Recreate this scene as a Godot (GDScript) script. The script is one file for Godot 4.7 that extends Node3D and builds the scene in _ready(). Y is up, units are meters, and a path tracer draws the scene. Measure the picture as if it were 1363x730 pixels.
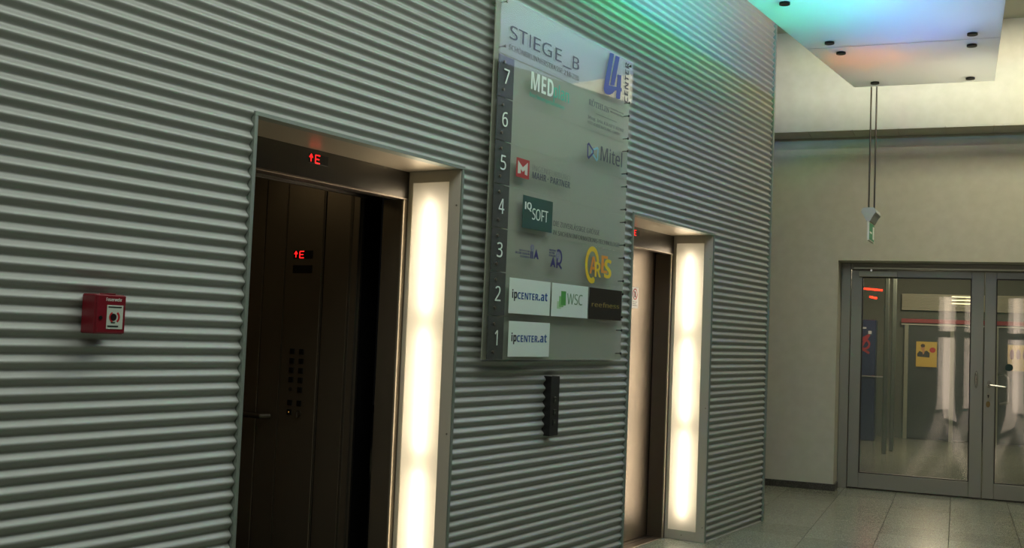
extends Node3D
# Lift lobby: corrugated metal lift wall on the left, glazed double door on the far wall, luminous glass canopy overhead.
# World axes: x runs along the lift wall (away from the camera), y up, z out of the wall. The far wall, the door, the floor
# grid and the canopy share a second frame (FT): its x runs along the far wall, its z comes towards the camera.

const PITCH := 0.048            # corrugation pitch
const AMP := 0.0078             # corrugation half depth
const CEIL := 4.53
var FT: Transform3D             # far frame
var M := {}                     # materials
var sans: SystemFont
var bold: SystemFont
var serif: SystemFont
var rng := RandomNumberGenerator.new()

# ---------------------------------------------------------------- shape helpers
func mb() -> SurfaceTool:
	var st := SurfaceTool.new()
	st.begin(Mesh.PRIMITIVE_TRIANGLES)
	return st

func tri(st: SurfaceTool, a: Vector3, b: Vector3, c: Vector3, n: Vector3) -> void:
	if (c - a).cross(b - a).dot(n) < 0.0:
		var t := b
		b = c
		c = t
	for v in [a, b, c]:
		st.set_normal(n)
		st.add_vertex(v)

func quad(st: SurfaceTool, a: Vector3, b: Vector3, c: Vector3, d: Vector3, n: Vector3) -> void:
	tri(st, a, b, c, n)
	tri(st, a, c, d, n)

func box(st: SurfaceTool, c: Vector3, s: Vector3, bv := 0.0) -> void:
	var h := s * 0.5
	bv = minf(bv, minf(h.x, minf(h.y, h.z)) * 0.9)
	for ax in 3:
		var u := (ax + 1) % 3
		var w := (ax + 2) % 3
		for sg in [-1.0, 1.0]:
			var n := Vector3.ZERO
			n[ax] = sg
			var p := []
			for k in [[-1, -1], [1, -1], [1, 1], [-1, 1]]:
				var v := Vector3.ZERO
				v[ax] = sg * h[ax]
				v[u] = k[0] * (h[u] - bv)
				v[w] = k[1] * (h[w] - bv)
				p.append(c + v)
			quad(st, p[0], p[1], p[2], p[3], n)
		if bv > 0.0:
			for a in [-1.0, 1.0]:
				for b in [-1.0, 1.0]:
					var n2 := Vector3.ZERO
					n2[u] = a
					n2[w] = b
					var e := []
					for k in [[1.0, 0.0, -1.0], [1.0, 0.0, 1.0], [0.0, 1.0, 1.0], [0.0, 1.0, -1.0]]:
						var v := Vector3.ZERO
						v[u] = a * (h[u] - bv * (1.0 - k[0]))
						v[w] = b * (h[w] - bv * (1.0 - k[1]))
						v[ax] = k[2] * (h[ax] - bv)
						e.append(c + v)
					quad(st, e[0], e[1], e[2], e[3], n2.normalized())
	if bv > 0.0:
		for a in [-1.0, 1.0]:
			for b in [-1.0, 1.0]:
				for d in [-1.0, 1.0]:
					var sg := Vector3(a, b, d)
					tri(st, c + sg * Vector3(h.x, h.y - bv, h.z - bv), c + sg * Vector3(h.x - bv, h.y, h.z - bv), c + sg * Vector3(h.x - bv, h.y - bv, h.z), sg.normalized())

func span(st: SurfaceTool, a: Vector3, b: Vector3, bv := 0.0) -> void:     # a box from corner to corner
	box(st, (a + b) * 0.5, (b - a).abs(), bv)

func cyl(st: SurfaceTool, a: Vector3, b: Vector3, r: float, r2 := -1.0, n := 16) -> void:
	if r2 < 0.0:
		r2 = r
	var d := (b - a).normalized()
	var u := d.cross(Vector3.UP if absf(d.y) < 0.9 else Vector3.RIGHT).normalized()
	var w := d.cross(u)
	for i in n:
		var e0 := u * cos(TAU * i / n) + w * sin(TAU * i / n)
		var e1 := u * cos(TAU * (i + 1) / n) + w * sin(TAU * (i + 1) / n)
		var q := [a + e0 * r, a + e1 * r, b + e1 * r2, b + e0 * r2]
		var nn := [e0, e1, e1, e0]
		var order := [0, 1, 2, 0, 2, 3]
		if (q[2] - q[0]).cross(q[1] - q[0]).dot(e0 + e1) < 0.0:
			order = [0, 2, 1, 0, 3, 2]
		for k in order:
			st.set_normal(nn[k])
			st.add_vertex(q[k])
		tri(st, a, a + e0 * r, a + e1 * r, -d)
		tri(st, b, b + e0 * r2, b + e1 * r2, d)

func tube(st: SurfaceTool, pts: Array, r: float, n := 12) -> void:
	for i in pts.size() - 1:
		cyl(st, pts[i], pts[i + 1], r, r, n)
	for i in range(1, pts.size() - 1):
		ball(st, pts[i], r)

func ball(st: SurfaceTool, c: Vector3, r: float, n := 10) -> void:
	for i in n:
		for j in range(0, n / 2):
			var q := []
			for k in [[i, j], [i + 1, j], [i + 1, j + 1], [i, j + 1]]:
				var t: float = TAU * k[0] / n
				var f: float = PI * k[1] / (n / 2) - PI / 2
				q.append(Vector3(cos(t) * cos(f), sin(f), sin(t) * cos(f)))
			for k in [0, 1, 2, 0, 2, 3]:
				st.set_normal(q[k])
				st.add_vertex(c + q[k] * r)

func prism(st: SurfaceTool, pts: Array, z0: float, z1: float) -> void:      # a polygon in x, y with depth in z
	var poly := PackedVector2Array(pts)
	if Geometry2D.is_polygon_clockwise(poly):
		poly.reverse()
	var idx := Geometry2D.triangulate_polygon(poly)
	for i in range(0, idx.size(), 3):
		for z in [z0, z1]:
			var v := []
			for k in 3:
				v.append(Vector3(poly[idx[i + k]].x, poly[idx[i + k]].y, z))
			tri(st, v[0], v[1], v[2], Vector3(0, 0, 1 if z == maxf(z0, z1) else -1))
	for i in poly.size():
		var a := poly[i]
		var b := poly[(i + 1) % poly.size()]
		var n := Vector3(b.y - a.y, a.x - b.x, 0).normalized()
		quad(st, Vector3(a.x, a.y, z0), Vector3(b.x, b.y, z0), Vector3(b.x, b.y, z1), Vector3(a.x, a.y, z1), n)

func stroke(st: SurfaceTool, pts: Array, w: float, z0: float, z1: float) -> void:   # a pen line of width w, in x, y
	for i in pts.size() - 1:
		var a: Vector2 = pts[i]
		var b: Vector2 = pts[i + 1]
		var d := (b - a).normalized() * w * 0.5
		var s := Vector2(-d.y, d.x)
		prism(st, [a - d * 0.8 - s, b + d * 0.8 - s, b + d * 0.8 + s, a - d * 0.8 + s], z0, z1 + 0.00003 * i)

func ring(c: Vector2, rx: float, ry: float, n := 20, from := 0.0, to := TAU) -> Array:
	var p := []
	for i in n + (0 if is_equal_approx(to - from, TAU) else 1):
		var t := from + (to - from) * i / n
		p.append(c + Vector2(cos(t) * rx, sin(t) * ry))
	return p

# ---------------------------------------------------------------- object helpers
func emit(called: String, st: SurfaceTool, mat: Material, parent: Node = null) -> MeshInstance3D:
	var o := MeshInstance3D.new()
	o.name = numbered(called, parent if parent else self)
	o.mesh = st.commit()
	o.material_override = mat
	(parent if parent else self).add_child(o, true)
	return o

func numbered(called: String, parent: Node) -> String:
	if not parent.has_node(NodePath(called)):
		return called
	var k := 1
	while parent.has_node(NodePath("%s_%03d" % [called, k])):
		k += 1
	return "%s_%03d" % [called, k]

func tag(o: Node, label: String, category: String, group := "", kind := "") -> Node:
	o.set_meta("label", label)
	o.set_meta("category", category)
	if group:
		o.set_meta("group", group)
	if kind:
		o.set_meta("kind", kind)
	return o

func thing(called: String, label: String, category: String, at := Transform3D(), group := "", kind := "") -> Node3D:
	var o := Node3D.new()
	o.name = numbered(called, self)
	add_child(o, true)
	o.transform = at
	tag(o, label, category, group, kind)
	return o

func far(b := 0.0, y := 0.0, z := 0.0, turn := 0.0) -> Transform3D:
	return FT * Transform3D(Basis(Vector3.UP, turn), Vector3(b, y, z))

func text(called: String, s: String, font: Font, r: Rect2, z: float, mat: Material, parent: Node, depth := 0.0008) -> MeshInstance3D:   # lettering fitted to a rectangle (x, y of its lower left corner)
	var t := TextMesh.new()
	t.font = font
	t.font_size = 40
	t.pixel_size = 0.01
	t.depth = 0.02
	t.curve_step = 1.0
	t.text = s
	t.material = mat
	var bb := t.get_aabb()
	var o := MeshInstance3D.new()
	o.name = numbered(called, parent)
	o.mesh = t
	o.material_override = mat
	var sc := Vector3(r.size.x / maxf(bb.size.x, 1e-4), r.size.y / maxf(bb.size.y, 1e-4), depth / 0.02)
	o.transform = Transform3D(Basis.from_scale(sc), Vector3(r.position.x, r.position.y, z) - bb.position * sc)
	parent.add_child(o, true)
	return o

func mat(hex: String, rough := 0.6, metal := 0.0, spec := 0.5) -> StandardMaterial3D:
	var m := StandardMaterial3D.new()
	m.albedo_color = Color(hex)
	m.roughness = rough
	m.metallic = metal
	m.metallic_specular = spec
	return m

func glow(hex: String, energy: float) -> StandardMaterial3D:
	var m := mat(hex, 0.6)
	m.emission_enabled = true
	m.emission = Color(hex)
	m.emission_energy_multiplier = energy
	return m

func omni(called: String, at: Vector3, hex: String, energy: float, size: float, parent: Node) -> OmniLight3D:
	var l := OmniLight3D.new()
	l.name = called
	l.position = at
	l.light_color = Color(hex)
	l.light_energy = energy
	l.light_size = size
	l.omni_range = 25.0
	l.omni_attenuation = 2.0
	l.shadow_enabled = true
	parent.add_child(l, true)
	return l

func area(called: String, t: Transform3D, hex: String, energy: float, size: Vector2, parent: Node) -> AreaLight3D:   # shines along its -z
	var l := AreaLight3D.new()
	l.name = called
	l.transform = t
	l.light_color = Color(hex)
	l.light_energy = energy
	l.area_size = size
	l.area_range = 25.0
	l.area_attenuation = 2.0
	l.shadow_enabled = true
	parent.add_child(l, true)
	return l

func noise_tex(freq: float, lo: Color, hi: Color, seed_: int, size := 512, octaves := 4) -> NoiseTexture2D:
	var n := FastNoiseLite.new()
	n.noise_type = FastNoiseLite.TYPE_SIMPLEX_SMOOTH
	n.seed = seed_
	n.frequency = freq
	n.fractal_octaves = octaves
	var g := Gradient.new()
	g.set_color(0, lo)
	g.set_color(1, hi)
	var t := NoiseTexture2D.new()
	t.width = size
	t.height = size
	t.seamless = true
	t.noise = n
	t.color_ramp = g
	return t

func speckle_tex(tones: Array, seed_: int, size := 512) -> ImageTexture:      # granite: grains of a few tones
	var r := RandomNumberGenerator.new()
	r.seed = seed_
	var im := Image.create(size, size, false, Image.FORMAT_RGB8)
	im.fill(Color(tones[0]))
	for k in size * size / 5:
		var c := Color(tones[r.randi() % tones.size()])
		var x := r.randi() % size
		var y := r.randi() % size
		var w := 1 + r.randi() % 4
		im.fill_rect(Rect2i(x, y, w, 1 + r.randi() % 4), c)
	return ImageTexture.create_from_image(im)

func tri_tex(m: StandardMaterial3D, t: Texture2D, per_metre: float) -> StandardMaterial3D:
	m.albedo_texture = t
	m.uv1_triplanar = true
	m.uv1_world_triplanar = true
	m.uv1_scale = Vector3.ONE * per_metre
	return m

# ---------------------------------------------------------------- the scene
func _ready() -> void:
	rng.seed = 11
	FT = Transform3D(Basis(Vector3(sin(0.167556), 0, cos(0.167556)), Vector3.UP, Vector3(-cos(0.167556), 0, sin(0.167556))), Vector3(8.50954, 0, 0))
	camera_and_light()
	fonts_and_materials()
	floor_and_ceiling()
	lift_wall()
	far_wall()
	hall_beyond()
	lift_entrance(0.0, true)
	lift_entrance(3.197, false)
	lift_car()
	double_door()
	canopy()
	directory()
	fire_alarm()
	call_station()
	exit_sign()
	light_columns()

func camera_and_light() -> void:
	var cam := Camera3D.new()
	cam.name = "camera"
	cam.position = Vector3(-2.83193, 1.43, 2.90463)
	cam.basis = Basis.from_euler(Vector3(0.054422, -1.012524, 0.040297), EULER_ORDER_YXZ)
	cam.fov = 28.3196
	cam.near = 0.05
	cam.far = 80.0
	add_child(cam)
	cam.current = true
	var we := WorldEnvironment.new()
	we.name = "surroundings"
	var e := Environment.new()
	e.background_mode = Environment.BG_COLOR
	e.background_color = Color(0.02, 0.02, 0.02)
	e.tonemap_mode = Environment.TONE_MAPPER_LINEAR
	e.tonemap_exposure = 1.0
	e.sdfgi_enabled = true
	e.ssao_enabled = true
	e.ssil_enabled = true
	we.environment = e
	add_child(we)

func fonts_and_materials() -> void:
	for k in [["sans", "Droid Sans", 400], ["bold", "Droid Sans", 700], ["serif", "Droid Serif", 400]]:
		var f := SystemFont.new()
		f.font_names = PackedStringArray([k[1]])
		f.font_weight = k[2]
		set(k[0], f)
	M.corr = mat("a2a69f", 0.52, 0.32, 0.3)
	M.frame = mat("8c978c", 0.45, 0.5)
	M.lining = mat("b9b09a", 0.4, 0.7)
	M.border = mat("bdb8a8", 0.5, 0.1)
	M.steel = mat("857c70", 0.42, 1.0)
	M.steel_dark = mat("5c5952", 0.35, 0.9)
	M.car = mat("857b6a", 0.4, 0.8)
	M.car_trim = mat("6f685c", 0.4, 0.9)
	M.black = mat("0b0b0b", 0.4)
	M.dark = mat("1b1c1b", 0.5)
	M.chrome = mat("d8d8d4", 0.15, 1.0)
	M.screw = mat("8a8678", 0.3, 0.9)
	M.plaster = tri_tex(mat("ffffff", 0.85), noise_tex(0.02, Color("bebcab"), Color("c8c6b6"), 3), 0.7)
	M.ceiling = mat("b4b3a2", 0.9)
	M.outer = mat("444440", 0.9)
	M.grout = mat("2b2d28", 0.9)
	M.granite = []
	var gt := [speckle_tex(["868a7a", "6f7366", "9fa390", "565a4f", "b3b7a3"], 5), speckle_tex(["818575", "6a6e61", "979b88", "52564c", "abaf9b"], 6), speckle_tex(["8a8e7e", "73776a", "a3a794", "5c6055", "b5b9a5"], 7)]
	for t in gt:
		M.granite.append(tri_tex(mat("ffffff", 0.22, 0.0, 0.55), t, 1.3))
	M.base_granite = tri_tex(mat("ffffff", 0.35), speckle_tex(["3e3f3a", "2c2d2a", "55564f", "1f201e", "6a6b62"], 8), 1.6)
	M.door = mat("8b8d86", 0.4, 0.55)
	M.glass = mat("ffffff", 0.02)
	M.glass.transparency = BaseMaterial3D.TRANSPARENCY_ALPHA
	M.glass.albedo_color = Color(0.85, 0.93, 0.9, 0.05)
	M.acrylic = mat("ffffff", 0.03, 0.0, 0.33)
	M.acrylic.transparency = BaseMaterial3D.TRANSPARENCY_ALPHA
	M.acrylic.albedo_color = Color(0.82, 0.9, 0.86, 0.03)
	M.frosted = mat("ffffff", 0.45)
	M.frosted.transparency = BaseMaterial3D.TRANSPARENCY_ALPHA
	M.frosted.albedo_color = Color(0.66, 0.69, 0.61, 0.62)
	M.opal = mat("f6f2e8", 0.45)
	M.opal.backlight_enabled = true
	M.opal.backlight = Color(1.15, 1.13, 1.09)
	M.canopy_glass = mat("dfe8e2", 0.3)
	M.canopy_glass.backlight_enabled = true
	M.canopy_glass.backlight = Color(0.95, 0.95, 0.95)
	M.white = mat("e8e8e2", 0.6)
	M.sign_white = mat("cfdccf", 0.55)
	M.tube = glow("fff3e0", 20.0)
	M.light_box = mat("8f8f88", 0.7)
	M.red_led = glow("ff1c1c", 2.2)

func floor_and_ceiling() -> void:
	# grout bed with separate granite tiles let into it
	var f := thing("floor", "speckled grey granite floor laid in square polished tiles", "floor", far(), "", "structure")
	var st := mb()
	span(st, Vector3(-9, -0.2, -9), Vector3(6, -0.004, 20))
	emit("screed", st, M.grout, f)
	var shared := []
	for v in 3:
		var s := mb()
		box(s, Vector3(0, -0.006, 0), Vector3(0.4965, 0.012, 0.4965), 0.0012)
		shared.append(s.commit())
	var count := 0
	for i in range(-4, 8):
		for j in range(0, 20):
			var o := MeshInstance3D.new()
			o.name = numbered("tile", f)
			o.mesh = shared[count % 3]
			o.material_override = M.granite[rng.randi() % 3]
			o.position = Vector3(-0.067 + 0.25 + 0.5 * i, rng.randf_range(-0.0004, 0.0), -0.27 + 0.25 + 0.5 * j)
			f.add_child(o, true)
			count += 1
	var rest := mb()
	for i in range(-16, 10):
		for j in range(-14, 38):
			if i >= -4 and i < 8 and j >= 0 and j < 20:
				continue
			box(rest, Vector3(-0.067 + 0.25 + 0.5 * i, -0.006, -0.27 + 0.25 + 0.5 * j), Vector3(0.4965, 0.012, 0.4965))
	emit("tile_field", rest, M.granite[0], f).set_meta("kind", "stuff")
	st = mb()
	span(st, Vector3(-9, CEIL, -0.1), Vector3(6, CEIL + 0.2, 20))
	tag(emit("ceiling", st, M.ceiling), "flat pale plaster ceiling above the glass canopy", "ceiling", "", "structure").transform = FT

func corrugated(called: String, x0: float, x1: float, y0: float, y1: float, parent: Node) -> void:
	var st := mb()
	var n := int(ceil((y1 - y0) / PITCH * 14.0))
	var rows := []
	for i in n + 1:
		var y := y0 + (y1 - y0) * i / n
		var ph := TAU * (y - 0.039) / PITCH
		var slope := -AMP * TAU / PITCH * sin(ph)
		rows.append([y, -0.002 - AMP + AMP * cos(ph), Vector3(0, -slope, 1).normalized()])
	for i in n:
		var a = rows[i]
		var b = rows[i + 1]
		for side in [0.0, -0.0012]:
			var v := [Vector3(x0, a[0], a[1] + side), Vector3(x1, a[0], a[1] + side), Vector3(x1, b[0], b[1] + side), Vector3(x0, b[0], b[1] + side)]
			var nn := [a[2], a[2], b[2], b[2]]
			for k in ([0, 2, 1, 0, 3, 2] if side == 0.0 else [0, 1, 2, 0, 2, 3]):
				st.set_normal(nn[k] if side == 0.0 else -nn[k])
				st.add_vertex(v[k])
	emit(called, st, M.corr, parent)

func lift_wall() -> void:
	var w := thing("wall_left", "lift wall clad in horizontal corrugated silver metal sheets", "wall", Transform3D(), "", "structure")
	var st := mb()
	var holes := [0.0, 3.197]
	var x := -9.0
	for h in holes:
		span(st, Vector3(x, 0, -0.3), Vector3(h - 0.09, CEIL, -0.03))
		span(st, Vector3(h - 0.09, 2.3, -0.3), Vector3(h + 1.46, CEIL, -0.03))
		x = h + 1.46
	span(st, Vector3(x, 0, -0.3), Vector3(5.775, CEIL, -0.03))
	span(st, Vector3(5.6, 0, -3.2), Vector3(5.775, CEIL, -0.3))
	emit("backing", st, M.dark, w)
	corrugated("corrugated_sheet", -9.0, -0.002, 0.0, CEIL, w)
	corrugated("corrugated_sheet", -0.002, 1.357, 2.2065, CEIL, w)
	corrugated("corrugated_sheet", 1.357, 3.195, 0.0, CEIL, w)
	corrugated("corrugated_sheet", 3.195, 4.554, 2.2065, CEIL, w)
	corrugated("corrugated_sheet", 4.554, 5.762, 0.0, CEIL, w)
	st = mb()
	span(st, Vector3(5.765, 0, -0.12), Vector3(5.79, CEIL, 0.006), 0.002)
	tag(emit("trim_1", st, M.frame), "slim grey metal corner strip closing the end of the corrugated lift wall", "trim", "", "structure")
	# the room behind and beside the camera
	st = mb()
	span(st, Vector3(-9, 0, 19.5), Vector3(6, CEIL, 19.7))
	tag(emit("wall_back", st, M.outer), "plain wall behind the camera end of the lobby", "wall", "", "structure").transform = FT
	st = mb()
	span(st, Vector3(5.2, 0, -0.1), Vector3(5.4, CEIL, 19.6))
	tag(emit("wall_right", st, M.outer), "plain wall on the open side of the lobby", "wall", "", "structure").transform = FT

func far_wall() -> void:
	var w := thing("wall_far", "cream plastered end wall around the glazed double door, shaded under a bulkhead", "wall", far(), "", "structure")
	var st := mb()
	span(st, Vector3(-5.0, 0, -0.1), Vector3(-0.145, 3.6, 0.4))
	span(st, Vector3(-0.145, 2.29, -0.1), Vector3(2.66, 3.6, 0.4))
	span(st, Vector3(2.66, 0, -0.1), Vector3(5.3, 3.6, 0.4))
	emit("plaster", st, M.plaster, w)
	var b := thing("bulkhead", "bright cream bulkhead box above the door wall, under the ceiling", "bulkhead", far(), "", "structure")
	st = mb()
	span(st, Vector3(-5.0, 3.54, -0.1), Vector3(5.3, CEIL, 0.77))
	emit("bulkhead_face", st, M.plaster, b)
	for i in 12:
		st = mb()
		box(st, Vector3(-2.1 + 0.42 * i + 0.2, 3.535, 0.585), Vector3(0.416, 0.012, 0.366), 0.001)
		emit("soffit_panel", st, M.plaster, b)
	var s := thing("baseboard_far", "low dark speckled granite skirting along the end wall left of the door", "skirting", far(), "", "structure")
	for k in 5:
		st = mb()
		span(st, Vector3(-0.14 - 0.6 * (k + 1), 0, 0.4), Vector3(-0.142 - 0.6 * k, 0.066, 0.418), 0.002)
		emit("skirting_piece", st, M.base_granite, s)
	st = mb()
	span(st, Vector3(-0.145, 0, 0.12), Vector3(-0.127, 0.066, 0.418), 0.002)
	emit("skirting_piece", st, M.base_granite, s)

# ---------------------------------------------------------------- lifts
func lift_entrance(x0: float, open: bool) -> void:
	var which := "open" if open else "closed"
	var p := thing("lift_entrance", "nearer lift entrance with grey metal frame, its doors standing open" if open else "farther lift entrance with grey metal frame and closed steel doors", "lift entrance", Transform3D(Basis(), Vector3(x0, 0, 0)))
	var wd := 1.355
	var top := 2.205
	var st := mb()
	span(st, Vector3(0, 0, -0.05), Vector3(0.016, top - 0.016, 0.004), 0.001)
	emit("frame_post", st, M.frame, p)
	st = mb()
	span(st, Vector3(wd - 0.016, 0, -0.0035), Vector3(wd, top - 0.016, 0.004), 0.001)
	emit("frame_post", st, M.frame, p)
	st = mb()
	span(st, Vector3(0, top - 0.0155, -0.05), Vector3(wd + 0.003, top, 0.005), 0.001)
	emit("frame_head", st, M.frame, p)
	st = mb()
	span(st, Vector3(0.01, 2.19, -0.33), Vector3(wd - 0.01, 2.2, -0.006))
	emit("head_lining", st, M.lining, p)
	# header with its position indicator
	st = mb()
	span(st, Vector3(0.0, 2.06, -0.36), Vector3(wd, 2.1895, -0.3095))
	var hd := emit("header", st, M.steel_dark, p)
	st = mb()
	span(st, Vector3(0.02, 2.052, -0.36), Vector3(wd - 0.02, 2.06, -0.304), 0.001)
	emit("lip", st, M.steel, hd)
	for xx in [0.555, 0.81]:
		st = mb()
		span(st, Vector3(xx, 2.062, -0.312), Vector3(xx + 0.002, 2.188, -0.3095))
		emit("seam", st, M.black, hd)
	st = mb()
	span(st, Vector3(0.63, 2.128, -0.311), Vector3(0.753, 2.17, -0.3085), 0.0008)
	emit("indicator_screen", st, M.black, hd)
	led_e(Vector3(0.632, 2.132, -0.3083), 0.034, hd, Basis())
	# jambs and door tracks
	for s in [0, 1]:
		st = mb()
		var jx := 0.0 if s == 0 else wd - 0.05
		span(st, Vector3(jx, 0, -0.434), Vector3(jx + 0.05, 2.055, -0.31), 0.002)
		emit("jamb", st, M.steel if not open else M.car, p)
		st = mb()
		var ex := 0.05 if s == 0 else wd - 0.05
		span(st, Vector3(ex - 0.006, 0.002, -0.318), Vector3(ex + 0.004, 2.05, -0.306), 0.002)
		emit("jamb_edge", st, M.lining, p)
	st = mb()
	span(st, Vector3(0.0, 2.08, -0.555), Vector3(wd, 2.2, -0.36))
	emit("track_housing", st, M.dark, p)
	for tz in [-0.43, -0.535]:
		st = mb()
		span(st, Vector3(0.05, 2.066, tz - 0.02), Vector3(wd - 0.05, 2.081, tz), 0.001)
		emit("door_track", st, M.steel_dark, p)
	st = mb()
	span(st, Vector3(0.0, -0.02, -0.56), Vector3(wd, 0.002, -0.31), 0.001)
	var sill := emit("sill", st, M.steel, p)
	for gz in [-0.39, -0.42]:
		st = mb()
		span(st, Vector3(0.05, 0.0015, gz - 0.006), Vector3(wd - 0.05, 0.003, gz))
		emit("groove", st, M.black, sill)
	# the left reveal
	st = mb()
	span(st, Vector3(0.012, 0, -0.31), Vector3(0.02, 2.19, -0.01))
	emit("reveal_lining", st, M.lining, p)
	if not open:
		for s in [0, 1]:
			st = mb()
			var lx: float = 0.05 + s * 0.63
			span(st, Vector3(lx + 0.001, 0.004, -0.452), Vector3(lx + 0.626, 2.068, -0.437), 0.002)
			emit("door_leaf", st, M.steel, p)
		# fire notice stuck to the right hand leaf
		var nb := Vector3(0.925, 1.642, -0.4368)
		st = mb()
		span(st, nb, nb + Vector3(0.11, 0.15, 0.0008))
		var nt := emit("fire_notice", st, M.white, p)
		st = mb()
		stroke(st, ring(Vector2(nb.x + 0.055, nb.y + 0.1), 0.036, 0.036, 24) + [Vector2(nb.x + 0.091, nb.y + 0.1)], 0.007, nb.z + 0.0008, nb.z + 0.0014)
		stroke(st, [Vector2(nb.x + 0.03, nb.y + 0.126), Vector2(nb.x + 0.08, nb.y + 0.074)], 0.006, nb.z + 0.0008, nb.z + 0.0013)
		emit("prohibition_ring", st, mat("b3202a"), nt)
		st = mb()
		span(st, Vector3(nb.x + 0.043, nb.y + 0.078, nb.z + 0.0006), Vector3(nb.x + 0.067, nb.y + 0.12, nb.z + 0.0011))
		for k in 3:
			span(st, Vector3(nb.x + 0.02, nb.y + 0.018 + 0.012 * k, nb.z + 0.0006), Vector3(nb.x + 0.09 - 0.012 * (k % 2), nb.y + 0.022 + 0.012 * k, nb.z + 0.001))
		emit("pictogram", st, mat("554f4c"), nt)
	light_panel(x0, 1, "tall glowing opal light panel in the right reveal of the %s lift entrance" % ("nearer, open" if open else "farther, closed"), true)

func light_panel(x0: float, side: int, label: String, lit: bool) -> void:
	# a box of three warm tubes behind an opal sheet; it stands in the reveal and faces across the opening
	var t := Transform3D(Basis(), Vector3(x0 + 1.3375, 0, 0))
	if side == 0:
		t = Transform3D(Basis(), Vector3(x0 + 0.02, 0, 0))
	var s := 1.0 if side == 1 else -1.0
	var p := thing("light_panel", label, "light panel", t, "reveal light panels")
	var st := mb()
	span(st, Vector3(0, 0.0, -0.07), Vector3(s * 0.012, 2.19, -0.004), 0.001)
	emit("border", st, M.border, p)
	st = mb()
	span(st, Vector3(0, 0.0, -0.308), Vector3(s * 0.012, 2.19, -0.285), 0.001)
	emit("border", st, M.border, p)
	st = mb()
	span(st, Vector3(0, 2.135, -0.285), Vector3(s * 0.012, 2.19, -0.07), 0.001)
	emit("border", st, M.border, p)
	st = mb()
	span(st, Vector3(0, 0.0, -0.285), Vector3(s * 0.012, 0.066, -0.07), 0.001)
	emit("border", st, M.border, p)
	for q in [[0.033, -0.035], [0.105, -0.02], [0.95, -0.022], [2.02, -0.022]]:
		st = mb()
		var zz: float = -0.178 if q[0] < 0.04 else q[1]
		cyl(st, Vector3(-s * 0.0015, q[0], zz), Vector3(s * 0.002, q[0], zz), 0.0045, -1.0, 10)
		emit("screw", st, M.screw, p)
	st = mb()
	span(st, Vector3(s * 0.004, 0.066, -0.285), Vector3(s * 0.007, 2.135, -0.07))
	emit("diffuser", st, M.opal, p)
	st = mb()
	span(st, Vector3(s * 0.075, 0.03, -0.3), Vector3(s * 0.08, 2.16, -0.03))
	span(st, Vector3(s * 0.012, 0.03, -0.305), Vector3(s * 0.075, 2.16, -0.3))
	span(st, Vector3(s * 0.012, 0.03, -0.03), Vector3(s * 0.075, 2.16, -0.025))
	span(st, Vector3(s * 0.012, 2.16, -0.3), Vector3(s * 0.075, 2.165, -0.03))
	span(st, Vector3(s * 0.012, 0.025, -0.3), Vector3(s * 0.075, 0.03, -0.03))
	emit("light_box", st, M.light_box, p)
	for k in [[0.16, 0.77], [0.85, 1.43], [1.51, 2.05]]:
		st = mb()
		cyl(st, Vector3(s * 0.049, k[0], -0.18), Vector3(s * 0.049, k[1], -0.18), 0.013, -1.0, 12)
		emit("fluorescent_tube", st, M.tube if lit else M.white, p)
	if lit:
		area("panel_glow", Transform3D(Basis(Vector3.UP, s * PI / 2), Vector3(-s * 0.006, 1.1, -0.178)), "ffead0", 0.45, Vector2(0.2, 2.0), p)

func led_e(at: Vector3, h: float, parent: Node, b: Basis) -> void:     # the red arrow and the letter E of a position indicator
	var w := h * 0.8
	var st := mb()
	stroke(st, [Vector2(0.32 * h, 0.12 * h), Vector2(0.32 * h, 0.98 * h)], h * 0.13, 0, 0.0004)
	stroke(st, [Vector2(0.04 * h, 0.62 * h), Vector2(0.32 * h, 0.98 * h), Vector2(0.6 * h, 0.62 * h)], h * 0.13, 0, 0.0004)
	var o := emit("arrow_light", st, M.red_led, parent)
	o.transform = Transform3D(b, at)
	st = mb()
	var ex := 1.12 * h
	stroke(st, [Vector2(ex + w, 1.0 * h), Vector2(ex + 0.06 * h, 1.0 * h), Vector2(ex, 0.92 * h), Vector2(ex, 0.08 * h), Vector2(ex + 0.06 * h, 0.0), Vector2(ex + w, 0.0)], h * 0.13, 0, 0.0004)
	stroke(st, [Vector2(ex, 0.5 * h), Vector2(ex + w * 0.85, 0.5 * h)], h * 0.12, 0, 0.0004)
	o = emit("letter_light", st, M.red_led, parent)
	o.transform = Transform3D(b, at)

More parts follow.
